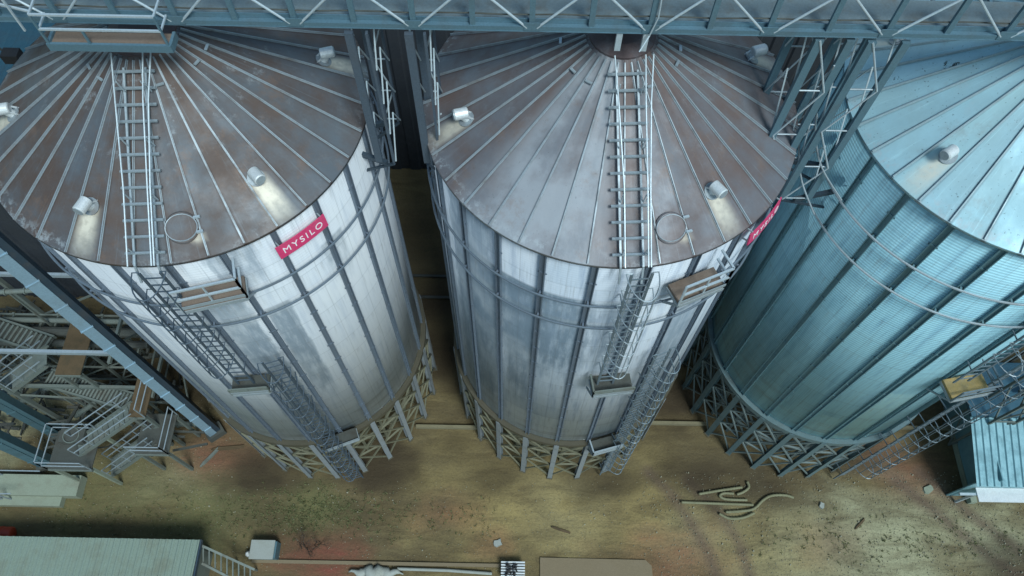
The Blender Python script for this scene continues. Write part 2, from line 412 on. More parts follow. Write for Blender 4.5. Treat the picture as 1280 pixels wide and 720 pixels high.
def sign(parent, azc, zc, name='sign_board'):
    Wd, Ht = 1.38, .43
    r = 4.74; c = math.cos(rad(azc)); s = math.sin(rad(azc))
    xd = Vector((-s, c, 0)); nd = Vector((c, s, .12)).normalized(); ud = nd.cross(xd)
    o = P(r, azc, zc)
    b = MB(); Mx = Matrix((xd, ud, nd)).transposed().to_4x4(); Mx.translation = o
    # board bent slightly round the wall
    seg = 8; vs = []; fs = []
    for k in (0, 1):
        for j in range(seg+1):
            t = -Wd/2 + Wd*j/seg; sag = -t*t*.10
            for v in (-Ht/2, Ht/2): vs.append(Mx @ Vector((t, v, sag - .03*k)))
    n = (seg+1)*2
    for j in range(seg):
        a = j*2; fs += [(a, a+2, a+3, a+1), (n+a, n+a+1, n+a+3, n+a+2), (a, n+a, n+a+2, a+2), (a+1, a+3, n+a+3, n+a+1)]
    fs += [(0, 1, n+1, n), (2*seg, n+2*seg, n+2*seg+1, 2*seg+1)]
    b.add(vs, fs); sg = b.build(name, sign_m, parent)
    cu = bpy.data.curves.new('lettering', 'FONT'); cu.body = 'MYSILO'; cu.size = .27; cu.align_x = 'CENTER'; cu.align_y = 'CENTER'
    cu.space_character = 1.32; cu.extrude = .004
    tmp = bpy.data.objects.new('tmp', cu); COL.objects.link(tmp)
    bpy.context.view_layer.update()
    me = bpy.data.meshes.new_from_object(tmp); bpy.data.objects.remove(tmp)
    for v in me.vertices:
        v.co = Mx @ Vector((v.co.x, v.co.y*1.0, v.co.z + .008 - v.co.x*v.co.x*.10))
    me.materials.clear(); me.materials.append(letter_m)
    put('lettering', me, sg)
    b = MB()
    for y in (-Wd/2+.1, Wd/2-.1):
        b.bar(Mx @ Vector((y, Ht/2+.0, -.05)), P(R+.02, azc+math.degrees(y/R), zc+Ht/2), .03)
        b.bar(Mx @ Vector((y, -Ht/2+.03, -.05)), P(R+.02, azc+math.degrees(y/R), zc-Ht/2), .03)
    b.build('sign_bracket', galv, sg)
    return sg

cap_m = SM('rusty_cap', (.12, .085, .085), (.20, .21, .23), .7, rough=.6)
ring_dark = SM('ring_tube', (.14, .18, .22), amt=.3)
def make_silo(ctr, label, wm, rm, patch_tone, sphase, rphase, vents, hatch_az, moss, lad, plats, sgn, set_):
    st_m, se_m, lg_m, br_m, rg_m, wd = set_
    t = thing('grain_silo', (ctr[0], ctr[1], 0), label, 'silo', 'grain silos standing in a row')
    MB().lathe([(R, W0-.02), (R, H-.03), (R-.03, H-.03), (R-.03, W0-.02)], 144).build('wall', wm, t, True)
    # roof: dense cone
    nA, nR = 288, 44; b = MB(); vs = []; clean = []; mossv = []
    for i in range(nR+1):
        r = .66 + (4.62-.66)*i/nR
        for j in range(nA):
            a = 360.0*j/nA; d = 0.0
            sag = -.012*(1-abs(((a-rphase) % 10)-5)/5)
            vs.append(P(r, a, rz_(r)+sag))
            cv = 0.0
            for va in vents:
                dy = math.radians((a-va+180) % 360-180)*r; dx = r-3.62
                e = 1-abs(dy)/(.24+.14*min(max(dx, 0), .8)); l = min(1, max(0, (dx+.05)/.1))*max(0, 1.1-dx/1.0)
                cv = max(cv, max(0, min(1, e*1.6))*min(1, l*1.5))
            dy = math.radians((a-hatch_az+180) % 360-180)*r; dx = r-3.95
            if hatch_az > -900:
                cv = max(cv, max(0, 1-math.hypot((dy-.28)/.22, (dx-.28)/.14))*.9)
            clean.append(cv*patch_tone)
            mv = 0
            for ma, mr, ml in moss:
                mv = max(mv, 1-math.hypot(math.radians((a-ma+180) % 360-180)*r/.22, (r-mr)/ml))
            mossv.append(min(1, max(0, mv)*2.5))
    fs = [(i*nA+j, (i+1)*nA+j, (i+1)*nA+(j+1) % nA, i*nA+(j+1) % nA) for i in range(nR) for j in range(nA)]
    b.add(vs, fs); n0 = len(b.v)
    b.lathe([(4.62, rz_(4.62)), (4.625, rz_(4.62)-.07), (4.52, rz_(4.62)-.075)], nA, close=False)
    me = b.mesh('roof', rm, True)
    for nm, arr in (('clean', clean), ('moss', mossv)):  # clean: weight of the pale patches by vents and hatch
        at_ = me.attributes.new(nm, 'FLOAT', 'POINT')
        at_.data.foreach_set('value', arr + [0.0]*(len(b.v)-n0))
    roof = put('roof', me, t)
    for k in range(36):
        put('roof_seam', cached(('rib', se_m.name), lambda: rib_bm(se_m)), roof, rz=rad(rphase+10*k))
    MB().lathe([(0.001, 21.93), (.45, 21.92), (.74, 21.80), (.74, 21.70), (0.001, 21.70)], 40).build('roof_cap', cap_m, roof)
    for k in range(12):
        a = rphase + 30*k + (0 if k % 2 else 10)
        MB().bar(P(1.35, a+1.5, rz_(1.35)+.07), P(1.35, a+8.5, rz_(1.35)+.07), .06, .03).build('roof_clip', galv_light if k % 3 == 0 else galv, roof)
    for va in vents:
        v = put('roof_vent', cached('vent', vent_bm), t, rz=rad(va))
        put('flange', cached('vfl', vent_flange), v, rz=0); put('mouth', cached('vmo', vent_mouth), v)
    if hatch_az > -900:
        n = P(SL, hatch_az, 1).normalized(); c = P(3.98, hatch_az, rz_(3.98))
        hh = MB().tube([c, c+n*.05, c+n*.07], [.36, .36, .33], 28).build('roof_hatch', rm, t)
        MB().tube([c+n*.08+Vector((math.cos(q)*.34, math.sin(q)*.34, 0)) - n*(Vector((math.cos(q)*.34, math.sin(q)*.34, 0)).dot(n)) for q in [2*math.pi*j/24 for j in range(24)]], .014, 5, True).build('rim', seam_m, hh)
        b = MB()
        tv = P(1, hatch_az+90, 0)
        for s in (-.14, .14): b.bar(c+n*.1+tv*.3+P(s, hatch_az, -SL*s), c+n*.1+tv*.44+P(s, hatch_az, -SL*s), .05)
        b.build('hinge', galv_light, hh)
    for k in range(24):
        a = rad(sphase+15*k)
        put('stiffener', cached(('st', st_m.name, wd), lambda: stiff_bm(st_m, wd)), t, rz=a)
        lg = put('leg', cached(('lg', lg_m.name), lambda: leg_bm(lg_m)), t, rz=a)
        put('base_plate', cached('bp', lambda: MB().box(R+.0, R+.28, -.13, .13, 0, .03).mesh('base_plate', ring_m)), lg)
        put('cross_brace', cached(('br', br_m.name), lambda: brace_bm(br_m)), t, rz=a)
    for k in range(24):
        put('inner_brace', cached(('ib', br_m.name), lambda: inner_brace_bm(br_m)), t, rz=rad(sphase+15*k+6))
    for k in range(12):
        put('inner_post', cached(('ip', br_m.name), lambda: innerleg_bm(br_m)), t, rz=rad(sphase+30*k+8))
    MB().lathe([(R+.04, W0-.30), (R+.2, W0-.30), (R+.2, W0-.03), (R+.01, W0-.03), (R-.1, W0-.1)], 96).build('ring_beam', rg_m, t, False)
    MB().lathe([(R-.05, W0-.05), (.35, 1.5), (.35, 1.2), (.28, 1.2), (.28, 1.5), (R-.12, W0-.05)], 72).build('hopper', hop_m, t, True)
    for z in (17.55, 16.3):
        rg = MB().tube([P(R+.17, 360*j/120, z) for j in range(120)], .032, 6, True).build('wind_ring', galv if set_[0] is stiff_teal else ring_dark, t)
        b = MB()
        for k in range(24): b.bar(P(R+.03, sphase+15*k, z-.03), P(R+.17, sphase+15*k, z-.03), .05)
        b.build('ring_bracket', st_m, rg)
    # roof ladder
    ra = lad['roof']; n = P(SL, ra, 1).normalized(); tv = P(1, ra+90, 0)
    def Q(r, y, hh): return P(r, ra, rz_(r)) + tv*y + n*hh
    rl = MB()
    for s in (-.25, .25): rl.bar(Q(4.62, s, .10), Q(.95, s*.92, .10), .045, .05)
    rlo = rl.build('roof_ladder', galv, t)
    for k in range(12):
        r = 4.38-k*.305
        MB().bar(Q(r, -.43, .13), Q(r, .43, .13), .055, .04).build('rung', galv, rlo)
    b = MB()
    for s, sh in ((-.22, -.16), (.28, .10), (.34, .28)):
        b.tube([Q(4.62, s, .5), Q(3.2, s+.02, .52), Q(1.6, s+sh*.3, .5), Q(.75, s+sh*.6, .45)], .017, 6)
        for r in (4.4, 3.4, 2.4, 1.4): b.bar(Q(r, s, .12), Q(r-.12, s, .5), .022)
    b.build('handrail', galv_light, rlo)
    for s in (-.25, .25):
        MB().bar(Q(4.62, s, .10), P(4.85, ra, H-.35)+tv*s, .045).build('ladder_foot', galv, rlo)
    ladder(t, 'upper_ladder', lad['up'], 4.84, 12.6, H+.05, 14.9 if lad.get('x') is None else 14.2, (lad['m'], lad['m2']))
    ladder(t, 'lower_ladder', lad['lo'], lad['lr'], .1, 14.3, 2.6, (lad['m'], lad['m']))
    for p in plats: platform(t, *p[0], **p[1])
    if sgn: sign(t, *sgn)
    return t

SET_A = (stiff_m, seam_m, leg_m, brace_m, ring_m, .13)
SET_B = (stiff_teal, seam_teal, leg_teal, brace_teal, ring_teal, .15)
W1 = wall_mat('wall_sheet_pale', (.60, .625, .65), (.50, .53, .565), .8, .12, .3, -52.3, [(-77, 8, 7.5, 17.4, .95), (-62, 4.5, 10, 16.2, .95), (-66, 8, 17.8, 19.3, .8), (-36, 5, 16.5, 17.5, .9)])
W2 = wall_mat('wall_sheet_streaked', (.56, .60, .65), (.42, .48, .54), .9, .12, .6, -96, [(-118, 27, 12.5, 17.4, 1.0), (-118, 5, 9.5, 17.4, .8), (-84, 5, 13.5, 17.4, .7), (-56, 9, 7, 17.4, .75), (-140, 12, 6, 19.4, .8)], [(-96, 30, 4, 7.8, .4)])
W3 = wall_mat('wall_sheet_teal', (.38, .68, .77), (.29, .56, .65), .9, .8, .5, -113.3, [(-150, 16, 4, 19, .4)], [(-90, 11, 4, 10.5, .75), (-104, 7, 4, 7.5, .5)])  # left-side shade and low front reflections painted into the sheet colour
R1 = roof_mat('roof_sheet_rusty', (.115, .138, .158), (.102, .070, .056), 1.0, -100.4, .25, .8)
R2 = roof_mat('roof_sheet_brown', (.155, .17, .192), (.128, .085, .072), .9, -98.5, .3, .35, (-116, 22))
R3 = roof_mat('roof_sheet_clean', (.38, .62, .69), (.29, .42, .43), .6, -99.8, .7, .9)
LAD = dict(m=galv, m2=galv)
lad_dark = SM('ladder_steel_dark', (.09, .125, .16), amt=.3)
lad_mid = SM('ladder_steel_mid', (.17, .22, .25), amt=.3)
LAD = dict(m=lad_mid, m2=galv); LADD = dict(m=lad_dark, m2=lad_dark)
S1 = make_silo((-8.24, 12.5), 'pale walled grain silo with brown roof, red sign near its eave, leftmost in the row', W1, R1, 1.0,
    -52.3, -100.4, [14, -47, -106, -164.3, 74, 134], -75.5, [],
    dict(roof=-86.5, up=-85.5, lo=-72, lr=4.98, **LADD),
    [((-83.5, -65, 18.35, .62, rustdeck, 'fr', galv_light), dict(rh=.8)), ((-91, -77, 12.6, .62, olddark_m, 'f', old_m), dict(rh=.3)),
     ((-76, -60, 5.6, .55, olddark_m, '', galv), {})], (-45.5, 18.72), SET_A)
S2 = make_silo((2.33, 12.69), 'blue-grey streaked grain silo in the middle of the row, dull brown roof', W2, R2, .8,
    -96, -98.5, [16.4, -54.9, -163.1, 76, 136], -73.5, [],
    dict(roof=-86.5, up=-84, lo=-66, lr=4.86, **LAD),
    [((-73.5, -58, 18.35, .62, rustdeck, 'fr', galv_light), dict(rh=.8)), ((-89.5, -74, 12.6, .65, olddark_m, 'fl', old_m), dict(rh=.3)),
     ((-81, -66, 5.5, .6, olddark_m, 'fl', galv), dict(rh=.25))], (-39.5, 18.9), SET_A)
S3 = make_silo((12.89, 12.95), 'teal tinted clean grain silo with dark moss on its pale roof, partly outside the frame', W3, R3, .75,
    -113.3, -99.8, [-144.1, -84, -24, 36, 96, 156], -999, [(177.5, 3.05, 1.0), (178.5, 2.2, .6), (172, 1.6, .5)],
    dict(roof=-86.5, up=-82, lo=-68, lr=5.05, **LAD),
    [((-86, -70, 12.3, .75, yellowdeck, 'fr', lad_mid), dict(rh=.6)), ((-83, -64, 18.35, .95, rustdeck, 'fr', galv_light), {})], None, SET_B)

# ------------------------------------------------------------------ bridge over the roofs
YF, YR, ZB = 11.45, 13.45, 23.1
br = thing('conveyor_bridge', (0, YF, ZB), 'long blue-grey steel truss walkway crossing above all three silo roofs', 'bridge')
def lb(b): # shift into bridge space
    b.v = [(v[0], v[1]-YF, v[2]-ZB) for v in b.v]; return b
X0, X1 = -13.5, 20.0
for y in (YF, YR):
    lb(MB().box(X0, X1, y-.05, y+.05, ZB-.045, ZB+.06)).build('bottom_chord', galv_blue, br)
    lb(MB().box(X0, X1, y-.04, y+.04, ZB+1.0, ZB+1.08)).build('top_chord', galv_blue, br)
    b0 = MB().box(X0, X1, y-.065, y+.065, ZB-.06, ZB-.047); lb(b0).build('chord_flange', galv_blue, br)
lb(MB().box(X0, X1, YF+.08, YF+.9, ZB+.02, ZB+.05)).build('deck', deck_m, br)
lb(MB().box(X0, X1, YF+.055, YF+.075, ZB+.05, ZB+.17)).build('kickplate', galv_blue, br)
xn = -2.04; nodes = []
k = -5
while -2.04 + 2.335*k < X1:
    nodes.append(-2.04+2.335*k); k += 1
for x in nodes:
    for dx in (0, 1.1675):
        if X0 < x+dx < X1:
            for y in (YF, YR):
                lb(MB().box(x+dx-.055, x+dx+.055, y-.035, y+.035, ZB+.06, ZB+1.0)).build('upright', galv_blue, br)
            lb(MB().box(x+dx-.03, x+dx+.03, YF+.05, YR-.05, ZB-.04, ZB+.015)).build('cross_member', galv_blue, br)
    for y, m in ((YF-.045, galv_light), (YR-.045, galv)):
        for s in (-1, 1):
            if X0 < x+s*1.16 < X1 and X0 < x < X1:
                lb(MB().tube([(x+s*.1, y, ZB+.03), (x+s*1.1, y, ZB+1.03)], .026, 8)).build('diagonal', m, br)
for x in (2.05, 2.58):
    lb(MB().box(x-.06, x+.06, YF-.04, YF+.05, 22.55, ZB-.062)).build('stub_support', galv_light, br)
for x in nodes:
    if X0 < x < X1: lb(MB().box(x-.16, x+.16, YF-.066, YF-.052, ZB-.03, ZB+.17)).build('gusset', galv_blue, br)
lb(MB().tube([(X0+.6*k, YF+.03, ZB+.30+.015*math.sin(k*1.9)) for k in range(int((X1-X0)/.6))], .016, 6)).build('conduit', olddark_m, br)
lb(MB().tube([(2.7, YF-.08, ZB+.95), (2.72, YF-.1, ZB+.4), (2.62, YF-.12, ZB-.05), (2.45, YF-.3, ZB-.3)], .016, 6)).build('loose_cable', galv_light, br)
cv = thing('chain_conveyor', (0, 13.0, 23.1), 'long closed chain conveyor casing lying along the back of the truss walkway', 'conveyor')
MB().box(X0, X1, -.22, .22, 0.05, .45).build('casing', galv_blue, cv)
x = X0+.5
while x < X1: MB().box(x, x+.06, -.27, .27, 0.0, .49).build('casing_flange', galv, cv); x += 2.4
def motor(x, y, z, label):
    m = thing('geared_motor', (x, y, z), label, 'motor', 'motors on the bridge')
    MB().tube([(-.42, 0, 0), (-.38, 0, 0), (.38, 0, 0), (.42, 0, 0)], [.22, .27, .27, .2], 20).build('drum', motor_m, m, True)
    b = MB()
    for k in range(7): b.tube([(-.3+.1*k, 0, 0), (-.27+.1*k, 0, 0)], .295, 20)
    b.build('cooling_fin', motor_m, m)
    MB().box(-.3, .3, -.15, .15, -.42, -.2).build('foot', olddark_m, m)
motor(-8.25, 12.35, 22.95, 'round blue motor behind the railed landing over the leftmost silo')
motor(2.25, 12.72, 22.55, 'blue drum motor behind the walkway at the top of the middle silo')
# landing with railings over silo 1
ld = thing('railed_landing', (-8.03, 11.06, 22.88), 'railed landing with a dirty steel floor projecting over the roof of the leftmost silo', 'landing')
lx0, lx1 = -1.17, 1.18
MB().box(lx0, lx1, -.08, .26, -.04, 0.0).build('floor', rustdeck, ld)
b = MB(); b.box(lx0-.05, lx1+.05, -.14, -.08, -.12, .06); b.box(lx1, lx1+.06, -.08, .26, -.12, .06); b.box(lx0-.06, lx0, -.08, .26, -.12, .06)
b.build('floor_frame', galv_blue, ld)
b = MB()
for z in (.42, .78):
    b.bar((lx0, -.11, z), (lx1, -.11, z), .042); b.bar((lx0, -.11, z), (lx0-.02, .32, z), .035); b.bar((lx1, -.11, z), (lx1, .32, z), .035)
b.build('railing', galv_light, ld)
for x in (lx0, -.35, lx1): MB().bar((x, -.11, -.1), (x, -.11, .78 if x != -.35 else .42), .04).build('rail_post', galv_blue, ld)
lr = thing('stair_handrail', (-9.4, 11.4, 23.0), 'thin bright handrail sloping away at the top left corner of the photo', 'handrail')
b = MB(); b.bar((0, -.35, 1.1), (-2.2, -.1, 1.55), .045); b.bar((0.05, -.2, .5), (-2.2, .05, .95), .04)
for t_ in (.1, .5, .95): b.bar((-2.2*t_, -.3, .1), (-2.2*t_, -.3+.1*t_, 1.1+.45*t_), .035)
b.build('rail', galv_light, lr)

# lattice columns carrying the bridge
post_m = SM('slate_post_steel', (.10, .135, .175), amt=.3)
def column(x0, x1, y0, y1, zb, zt, label, wallpt, lean=0.0, m=None, slim=False):
    m = m or (post_m if slim else galv_blue)
    t = thing('lattice_column', ((x0+x1)/2, (y0+y1)/2, zb), label, 'support column', 'lattice columns under the bridge')
    dx, dy, hh = (x1-x0)/2, (y1-y0)/2, zt-zb
    def T(x, y, z): return Vector((x + lean*z/hh, y, z))
    for sx in (-1, 1):
        for sy in (-1, 1):
            wp_ = (.17 if sx < 0 else .05) if slim else .17
            MB().bar(T(sx*dx, sy*dy, 0), T(sx*dx, sy*dy, hh), wp_, .10, (0, 1, 0)).build('post', m, t)
    n = 4
    for sy in (-1, 1) if not slim else (1,):
        for i in range(n):
            za, zb_ = hh*i/n, hh*(i+1)/n; s = 1 if i % 2 else -1
            MB().tube([T(s*dx, sy*(dy+.05), za), T(-s*dx, sy*(dy+.05), zb_)], .022, 6).build('lattice_bar', galv_light, t)
            MB().tube([T(-s*dx, sy*(dy+.02), za+.02), T(s*dx, sy*(dy+.02), za+.02)], .02, 6).build('lattice_bar', galv, t)
    for sx in (-1, 1):
        for i in range(n):
            za, zb_ = hh*i/n, hh*(i+1)/n
            MB().tube([T(sx*(dx+.05), -dy, za), T(sx*(dx+.05), 0, zb_), T(sx*(dx+.05), dy, za)], .02, 6).build('lattice_bar', galv_light, t)
    b = MB(); wp = Vector(wallpt) - Vector(t.location)
    for sy in (-1, 1):
        b.bar((0, sy*dy, -.08), (wp.x, wp.y*.4+sy*dy*.6, -.08), .1, .14)
        b.bar((math.copysign(dx, -wp.x), sy*dy, -.1), (wp.x, wp.y*.4+sy*dy*.6, -.9), .06, .06)
    b.build('wall_bracket', elev_dark, t)
    return t
YB = 11.40
column(-3.36, -3.0, YB, YB+1.3, 18.7, 22.935, 'lattice column at the right edge of the leftmost silo', (-4.0, 12.2, 19), slim=True)
column(-2.16, -1.84, YB, YB+1.3, 18.7, 22.935, 'lattice column at the left edge of the middle silo', (-1.9, 12.2, 19), slim=True)
column(6.05, 6.68, YB+.05, YB+1.3, 17.0, 22.935, 'lattice column at the right edge of the middle silo', (6.65, 12.2, 19))
column(7.1, 7.78, YB+.02, YB+1.3, 17.4, 22.935, 'lattice column at the left edge of the teal silo', (8.65, 12.2, 19))
for i, (pts, lab) in enumerate((
    ([at(1042, 84, 22.2), at(1027, 105, 21.6), at(1008, 140, 20.5), at(999, 180, 19.3), at(1002, 225, 18.2), at(1018, 268, 17.7)], 'left of two thin hanging cables beside the teal silo'),
    ([at(1043, 82, 22.3), at(1030, 108, 21.4), at(1020, 145, 20.3), at(1021, 185, 19.3), at(1030, 215, 18.7), at(1052, 250, 17.9)], 'right of two thin hanging cables beside the teal silo'))):
    sp = []
    for k in range(len(pts)-1):
        p0, p1, p2, p3 = pts[max(k-1, 0)], pts[k], pts[k+1], pts[min(k+2, len(pts)-1)]
        for q in range(6):
            u = q/6; sp.append(.5*((2*p1)+(p2-p0)*u+(2*p0-5*p1+4*p2-p3)*u*u+(3*p1-p0-3*p2+p3)*u**3))
    sp.append(pts[-1])
    tag(MB().tube(sp, .02, 6).build('hanging_cable', galv, None), lab, 'cable', 'hanging cables')
# small floodlight by the left silo
fl = thing('floodlight', tuple(at(22, 78, 18.5)), 'dark floodlight on an arm left of the leftmost silo roof', 'floodlight')
MB().tube([(0, 0, -18.5), (0, 0, .1)], .04, 8).build('pole', olddark_m, fl)
MB().box(-.22, .22, -.16, .16, .1, .38).build('lamp_head', black_m, fl)
MB().bar((0, 0, .1), (-.8, .5, .3), .05).build('arm', olddark_m, fl)

# ------------------------------------------------------------------ buildings behind
def clad(x0, x1, y0, y1, h, wm, rmn, name, label, pitch=.5, slope=0.0, cat='building'):
    t = thing(name, ((x0+x1)/2, (y0+y1)/2, 0), label, cat)
    hx, hy = (x1-x0)/2, (y1-y0)/2
    b = MB(); n = int((x1-x0)/pitch)
    pr = []
    for k in range(n):
        xa = -hx + pitch*k
        pr += [(xa, 0), (xa+pitch*.42, 0), (xa+pitch*.5, .07), (xa+pitch*.92, .07)]
    pr.append((hx, 0))
    for s in (-1, 1):
        vs = [(x, s*(hy+d), z) for x, d in pr for z in (0, h)]
        b.add(vs, [(2*i, 2*i+2, 2*i+3, 2*i+1) for i in range(len(pr)-1)])
    for s in (-1, 1): b.box(s*hx-.05, s*hx+.05, -hy, hy, 0, h)
    b.build('wall', wm, t)
    b = MB()
    vs = [(x*1.01, y, h + .02 + d*.6 + (y+hy)*slope) for x, d in pr for y in (-hy-.25, hy+.25)]
    b.add(vs, [(2*i, 2*i+2, 2*i+3, 2*i+1) for i in range(len(pr)-1)])
    vs = [(x*1.01, y, h - .05 + (y+hy)*slope) for x, d in pr for y in (-hy-.25, hy+.25)]
    b.add(vs, [(2*i+1, 2*i+3, 2*i+2, 2*i) for i in range(len(pr)-1)])
    b.build('roof', rmn, t)
    return t
clad(-13.5, 30, 24.8, 38, 13.5, dark_m, dark_m, 'rear_warehouse', 'tall dark clad building seen in the gaps behind the silos', 1.05)
clad(-36, -14.4, 16.6, 24.5, 11.2, dark_m, slate_m, 'occluder_building', 'added dark clad building with slate blue roof behind the leftmost silo', .9)  # added to cover and darken the ground left of the first silo

# ------------------------------------------------------------------ bucket elevator and machinery at the left
def elevator(p, zt, w, d, rz, label, fm, sm, step=1.55):
    t = thing('bucket_elevator', (p.x, p.y, 0), label, 'elevator', None, rz)
    MB().box(-w/2, w/2, -d/2, d/2, .4, zt).build('casing', fm, t)
    z = 1.2
    while z < zt: MB().box(-w/2-.03, w/2+.03, -d/2-.03, d/2+.03, z, z+.04).build('casing_flange', fm, t); z += step
    MB().box(w/2+.002, w/2+.2, -d/2+.03, d/2+.1, .4, zt).build('side_leg', sm, t)  # narrow box along the casing side, near black on the pale elevator
    MB().box(-w/2-.12, w/2+.32, -d/2-.12, d/2+.12, 0, .4).build('boot', olddark_m, t)
    MB().box(-w/2-.2, w/2+.5, -d/2-.2, d/2+.2, zt, zt+.8).build('head', fm, t)
    return t
elevator(Vector((-13.5, 9.7, 0)), 24, .34, .34, rad(38), 'tall pale blue bucket elevator casing left of the leftmost silo', elev_m, elev_dark)
elevator(Vector((-20.7, 8.15, 0)), 20, .36, .3, rad(20), 'darker blue elevator leg nearest to the bottom left landing', blue_m, blue_m, 2.6)
elevator(Vector((-20.55, 9.5, 0)), 20, .3, .3, rad(20), 'darker blue elevator leg behind the pale concrete plinth', blue_m, blue_m, 2.6)

def stair(p0, p1, wd, label, m=old_m, m2=galv):
    t = thing('steel_stair', tuple(p0), label, 'stair', 'steel stairs at the left')
    d = p1-p0; hd = Vector((d.x, d.y, 0)).normalized(); sd_ = Vector((-hd.y, hd.x, 0)); Z = Vector((0, 0, 1))
    for s in (-1, 1): MB().bar(sd_*s*wd/2, d+sd_*s*wd/2, .06, .18).build('stringer', m, t)
    n = max(4, int(d.length/.3)); b = MB()
    for k in range(n):
        c = d*((k+.5)/n); b.bar(c-sd_*wd/2, c+sd_*wd/2, .2, .03, hd.cross(sd_))
    b.build('tread', m, t)
    for s in (-1, 1):
        b = MB()
        for hh in (.5, 1.0): b.bar(sd_*s*wd/2+Z*hh, d+sd_*s*wd/2+Z*hh, .035)
        for k in range(int(n/3)+1):
            c = d*(k*3/n)+sd_*s*wd/2 if n else d; b.bar(c, c+Z, .03)
        b.build('railing', m2, t)
    return t
def landing(x0, x1, y0, y1, z, label, fm, legs=True, rails='lfrb', post=None):
    t = thing('steel_landing', ((x0+x1)/2, (y0+y1)/2, 0), label, 'landing', 'steel landings at the left')
    hx, hy = (x1-x0)/2, (y1-y0)/2
    MB().box(-hx, hx, -hy, hy, z-.05, z).build('floor', fm, t)
    for y in (-hy, hy): MB().box(-hx, hx, y-.04, y+.04, z-.2, z-.055).build('floor_beam', old_m, t)
    if legs:
        for sx in (-1, 1):
            for sy in (-1, 1): MB().bar((sx*(hx-.08), sy*(hy-.08), 0), (sx*(hx-.08), sy*(hy-.08), z-.2), .12).build('leg', post or old_m, t)
    E = {'f': ((-hx, -hy), (hx, -hy)), 'b': ((-hx, hy), (hx, hy)), 'l': ((-hx, -hy), (-hx, hy)), 'r': ((hx, -hy), (hx, hy))}
    b = MB()
    for k in rails:
        p, q = [Vector((*e, z)) for e in E[k]]
        for hh in (.5, 1.0): b.bar(p+Vector((0, 0, hh)), q+Vector((0, 0, hh)), .035)
        for e in (p, q): b.bar(e, e+Vector((0, 0, 1.02)), .035)
    b.build('railing', galv, t)
    return t
landing(-18.9, -17.1, 7.3, 8.9, 2.9, 'landing with dark bin opening above the pale concrete plinth', olddark_m, post=conc_m, rails='flb')
landing(-15.5, -14.1, 8.0, 9.7, 2.9, 'small railed landing next to the foot of the pale blue elevator', olddark_m, rails='fr')
landing(-17.9, -16.9, 10.3, 12.6, 5.9, 'rust-brown gangway floor, the upper of two left of the elevator', brown_m, rails='', legs=True)
landing(-15.4, -14.7, 9.1, 10.9, 4.4, 'narrow rust-brown gangway floor right above the small landing', brown_m, rails='r', legs=True)
stair(at(98, 560, 2.9), at(168, 512, 4.4), .75, 'stair climbing right from the landing above the plinth')
stair(at(140, 585, .2), at(196, 545, 2.9), .75, 'lowest stair ending on the soil beside the plinth')
stair(at(2, 487, 4.2), at(58, 445, 6.2), .9, 'pale stair at the left edge climbing to the rust-brown gangway')
def belt(p0, p1, wd, label, n):
    t = thing('roller_conveyor', tuple(p0), label, 'conveyor', 'roller conveyors at the left')
    d = p1-p0; hd = d.normalized(); sd_ = Vector((-hd.y, hd.x, 0)).normalized(); Z = Vector((0, 0, 1))
    for s in (-1, 1): MB().bar(sd_*s*wd/2, d+sd_*s*wd/2, .08, .22).build('side_beam', old_m, t)
    MB().bar(-Z*.02, d-Z*.02, wd*.8, .05).build('belt', olddark_m, t)
    b = MB()
    for k in range(n):
        c = d*((k+.5)/n)
        MB().tube([c-sd_*wd*.42+Z*.06, c+sd_*wd*.42+Z*.06], .05, 8).build('roller', old_m, t)
    for k in range(0, n, 5):
        c = d*((k+.5)/n)
        for s in (-1, 1): b.bar(c+sd_*s*wd/2, Vector((c.x+sd_.x*s*wd/2, c.y+sd_.y*s*wd/2, -p0.z)), .08)
    b.build('trestle', old_m, t)
    return t
belt(at(-20, 405, 5.0), at(62, 432, 5.0), .8, 'roller conveyor at the left edge leading to the upper rust-brown gangway', 14)
belt(at(60, 472, 3.9), at(172, 505, 3.9), .7, 'roller conveyor between the two rust-brown gangways', 26)
# open steel frame carrying beams
fr = thing('open_gantry', (-17, 11, 0), 'open pale steel frame with long beams between the gangways and the elevator', 'gantry')
for x, y in ((-3.2, -1.0), (2.3, -.2), (-3.2, 2.6), (2.3, 2.6)): MB().bar((x, y, 0), (x, y, 8.2), .16).build('post', old_m, fr)
for y, z in ((2.6, 8.0), (2.6, 4.2), (-.6, 8.0), (-.6, 4.2)):
    MB().bar((-4.8, y, z), (2.3, y, z), .12, .2).build('beam', galv if z > 6 else old_m, fr)
for z in (4.2, 8.0):
    for x in (-3.2, 2.3): MB().bar((x, -1.0, z), (x, 2.6, z), .1, .16).build('beam', old_m, fr)
for a_, b_ in (((-3.2, 2.6, .5), (2.3, 2.6, 4.0)), ((-3.2, 2.6, 4.3), (2.3, 2.6, 7.9)), ((2.3, -.2, .5), (2.3, 2.6, 4.0)), ((2.3, 2.6, 4.3), (2.3, -.2, 7.9)), ((-3.2, -1, 4.2), (2.3, -.2, 1.0))):
    MB().bar(a_, b_, .07).build('brace', old_m, fr)
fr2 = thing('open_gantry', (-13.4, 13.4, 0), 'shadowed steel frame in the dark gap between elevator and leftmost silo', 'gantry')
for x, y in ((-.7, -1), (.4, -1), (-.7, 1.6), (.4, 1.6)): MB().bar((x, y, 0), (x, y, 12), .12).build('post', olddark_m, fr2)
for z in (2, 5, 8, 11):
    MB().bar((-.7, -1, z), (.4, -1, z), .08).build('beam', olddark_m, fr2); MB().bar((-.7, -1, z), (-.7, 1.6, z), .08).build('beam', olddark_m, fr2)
    MB().bar((-.7, -1, z), (.4, -1, z-2.8), .06).build('brace', old_m, fr2)
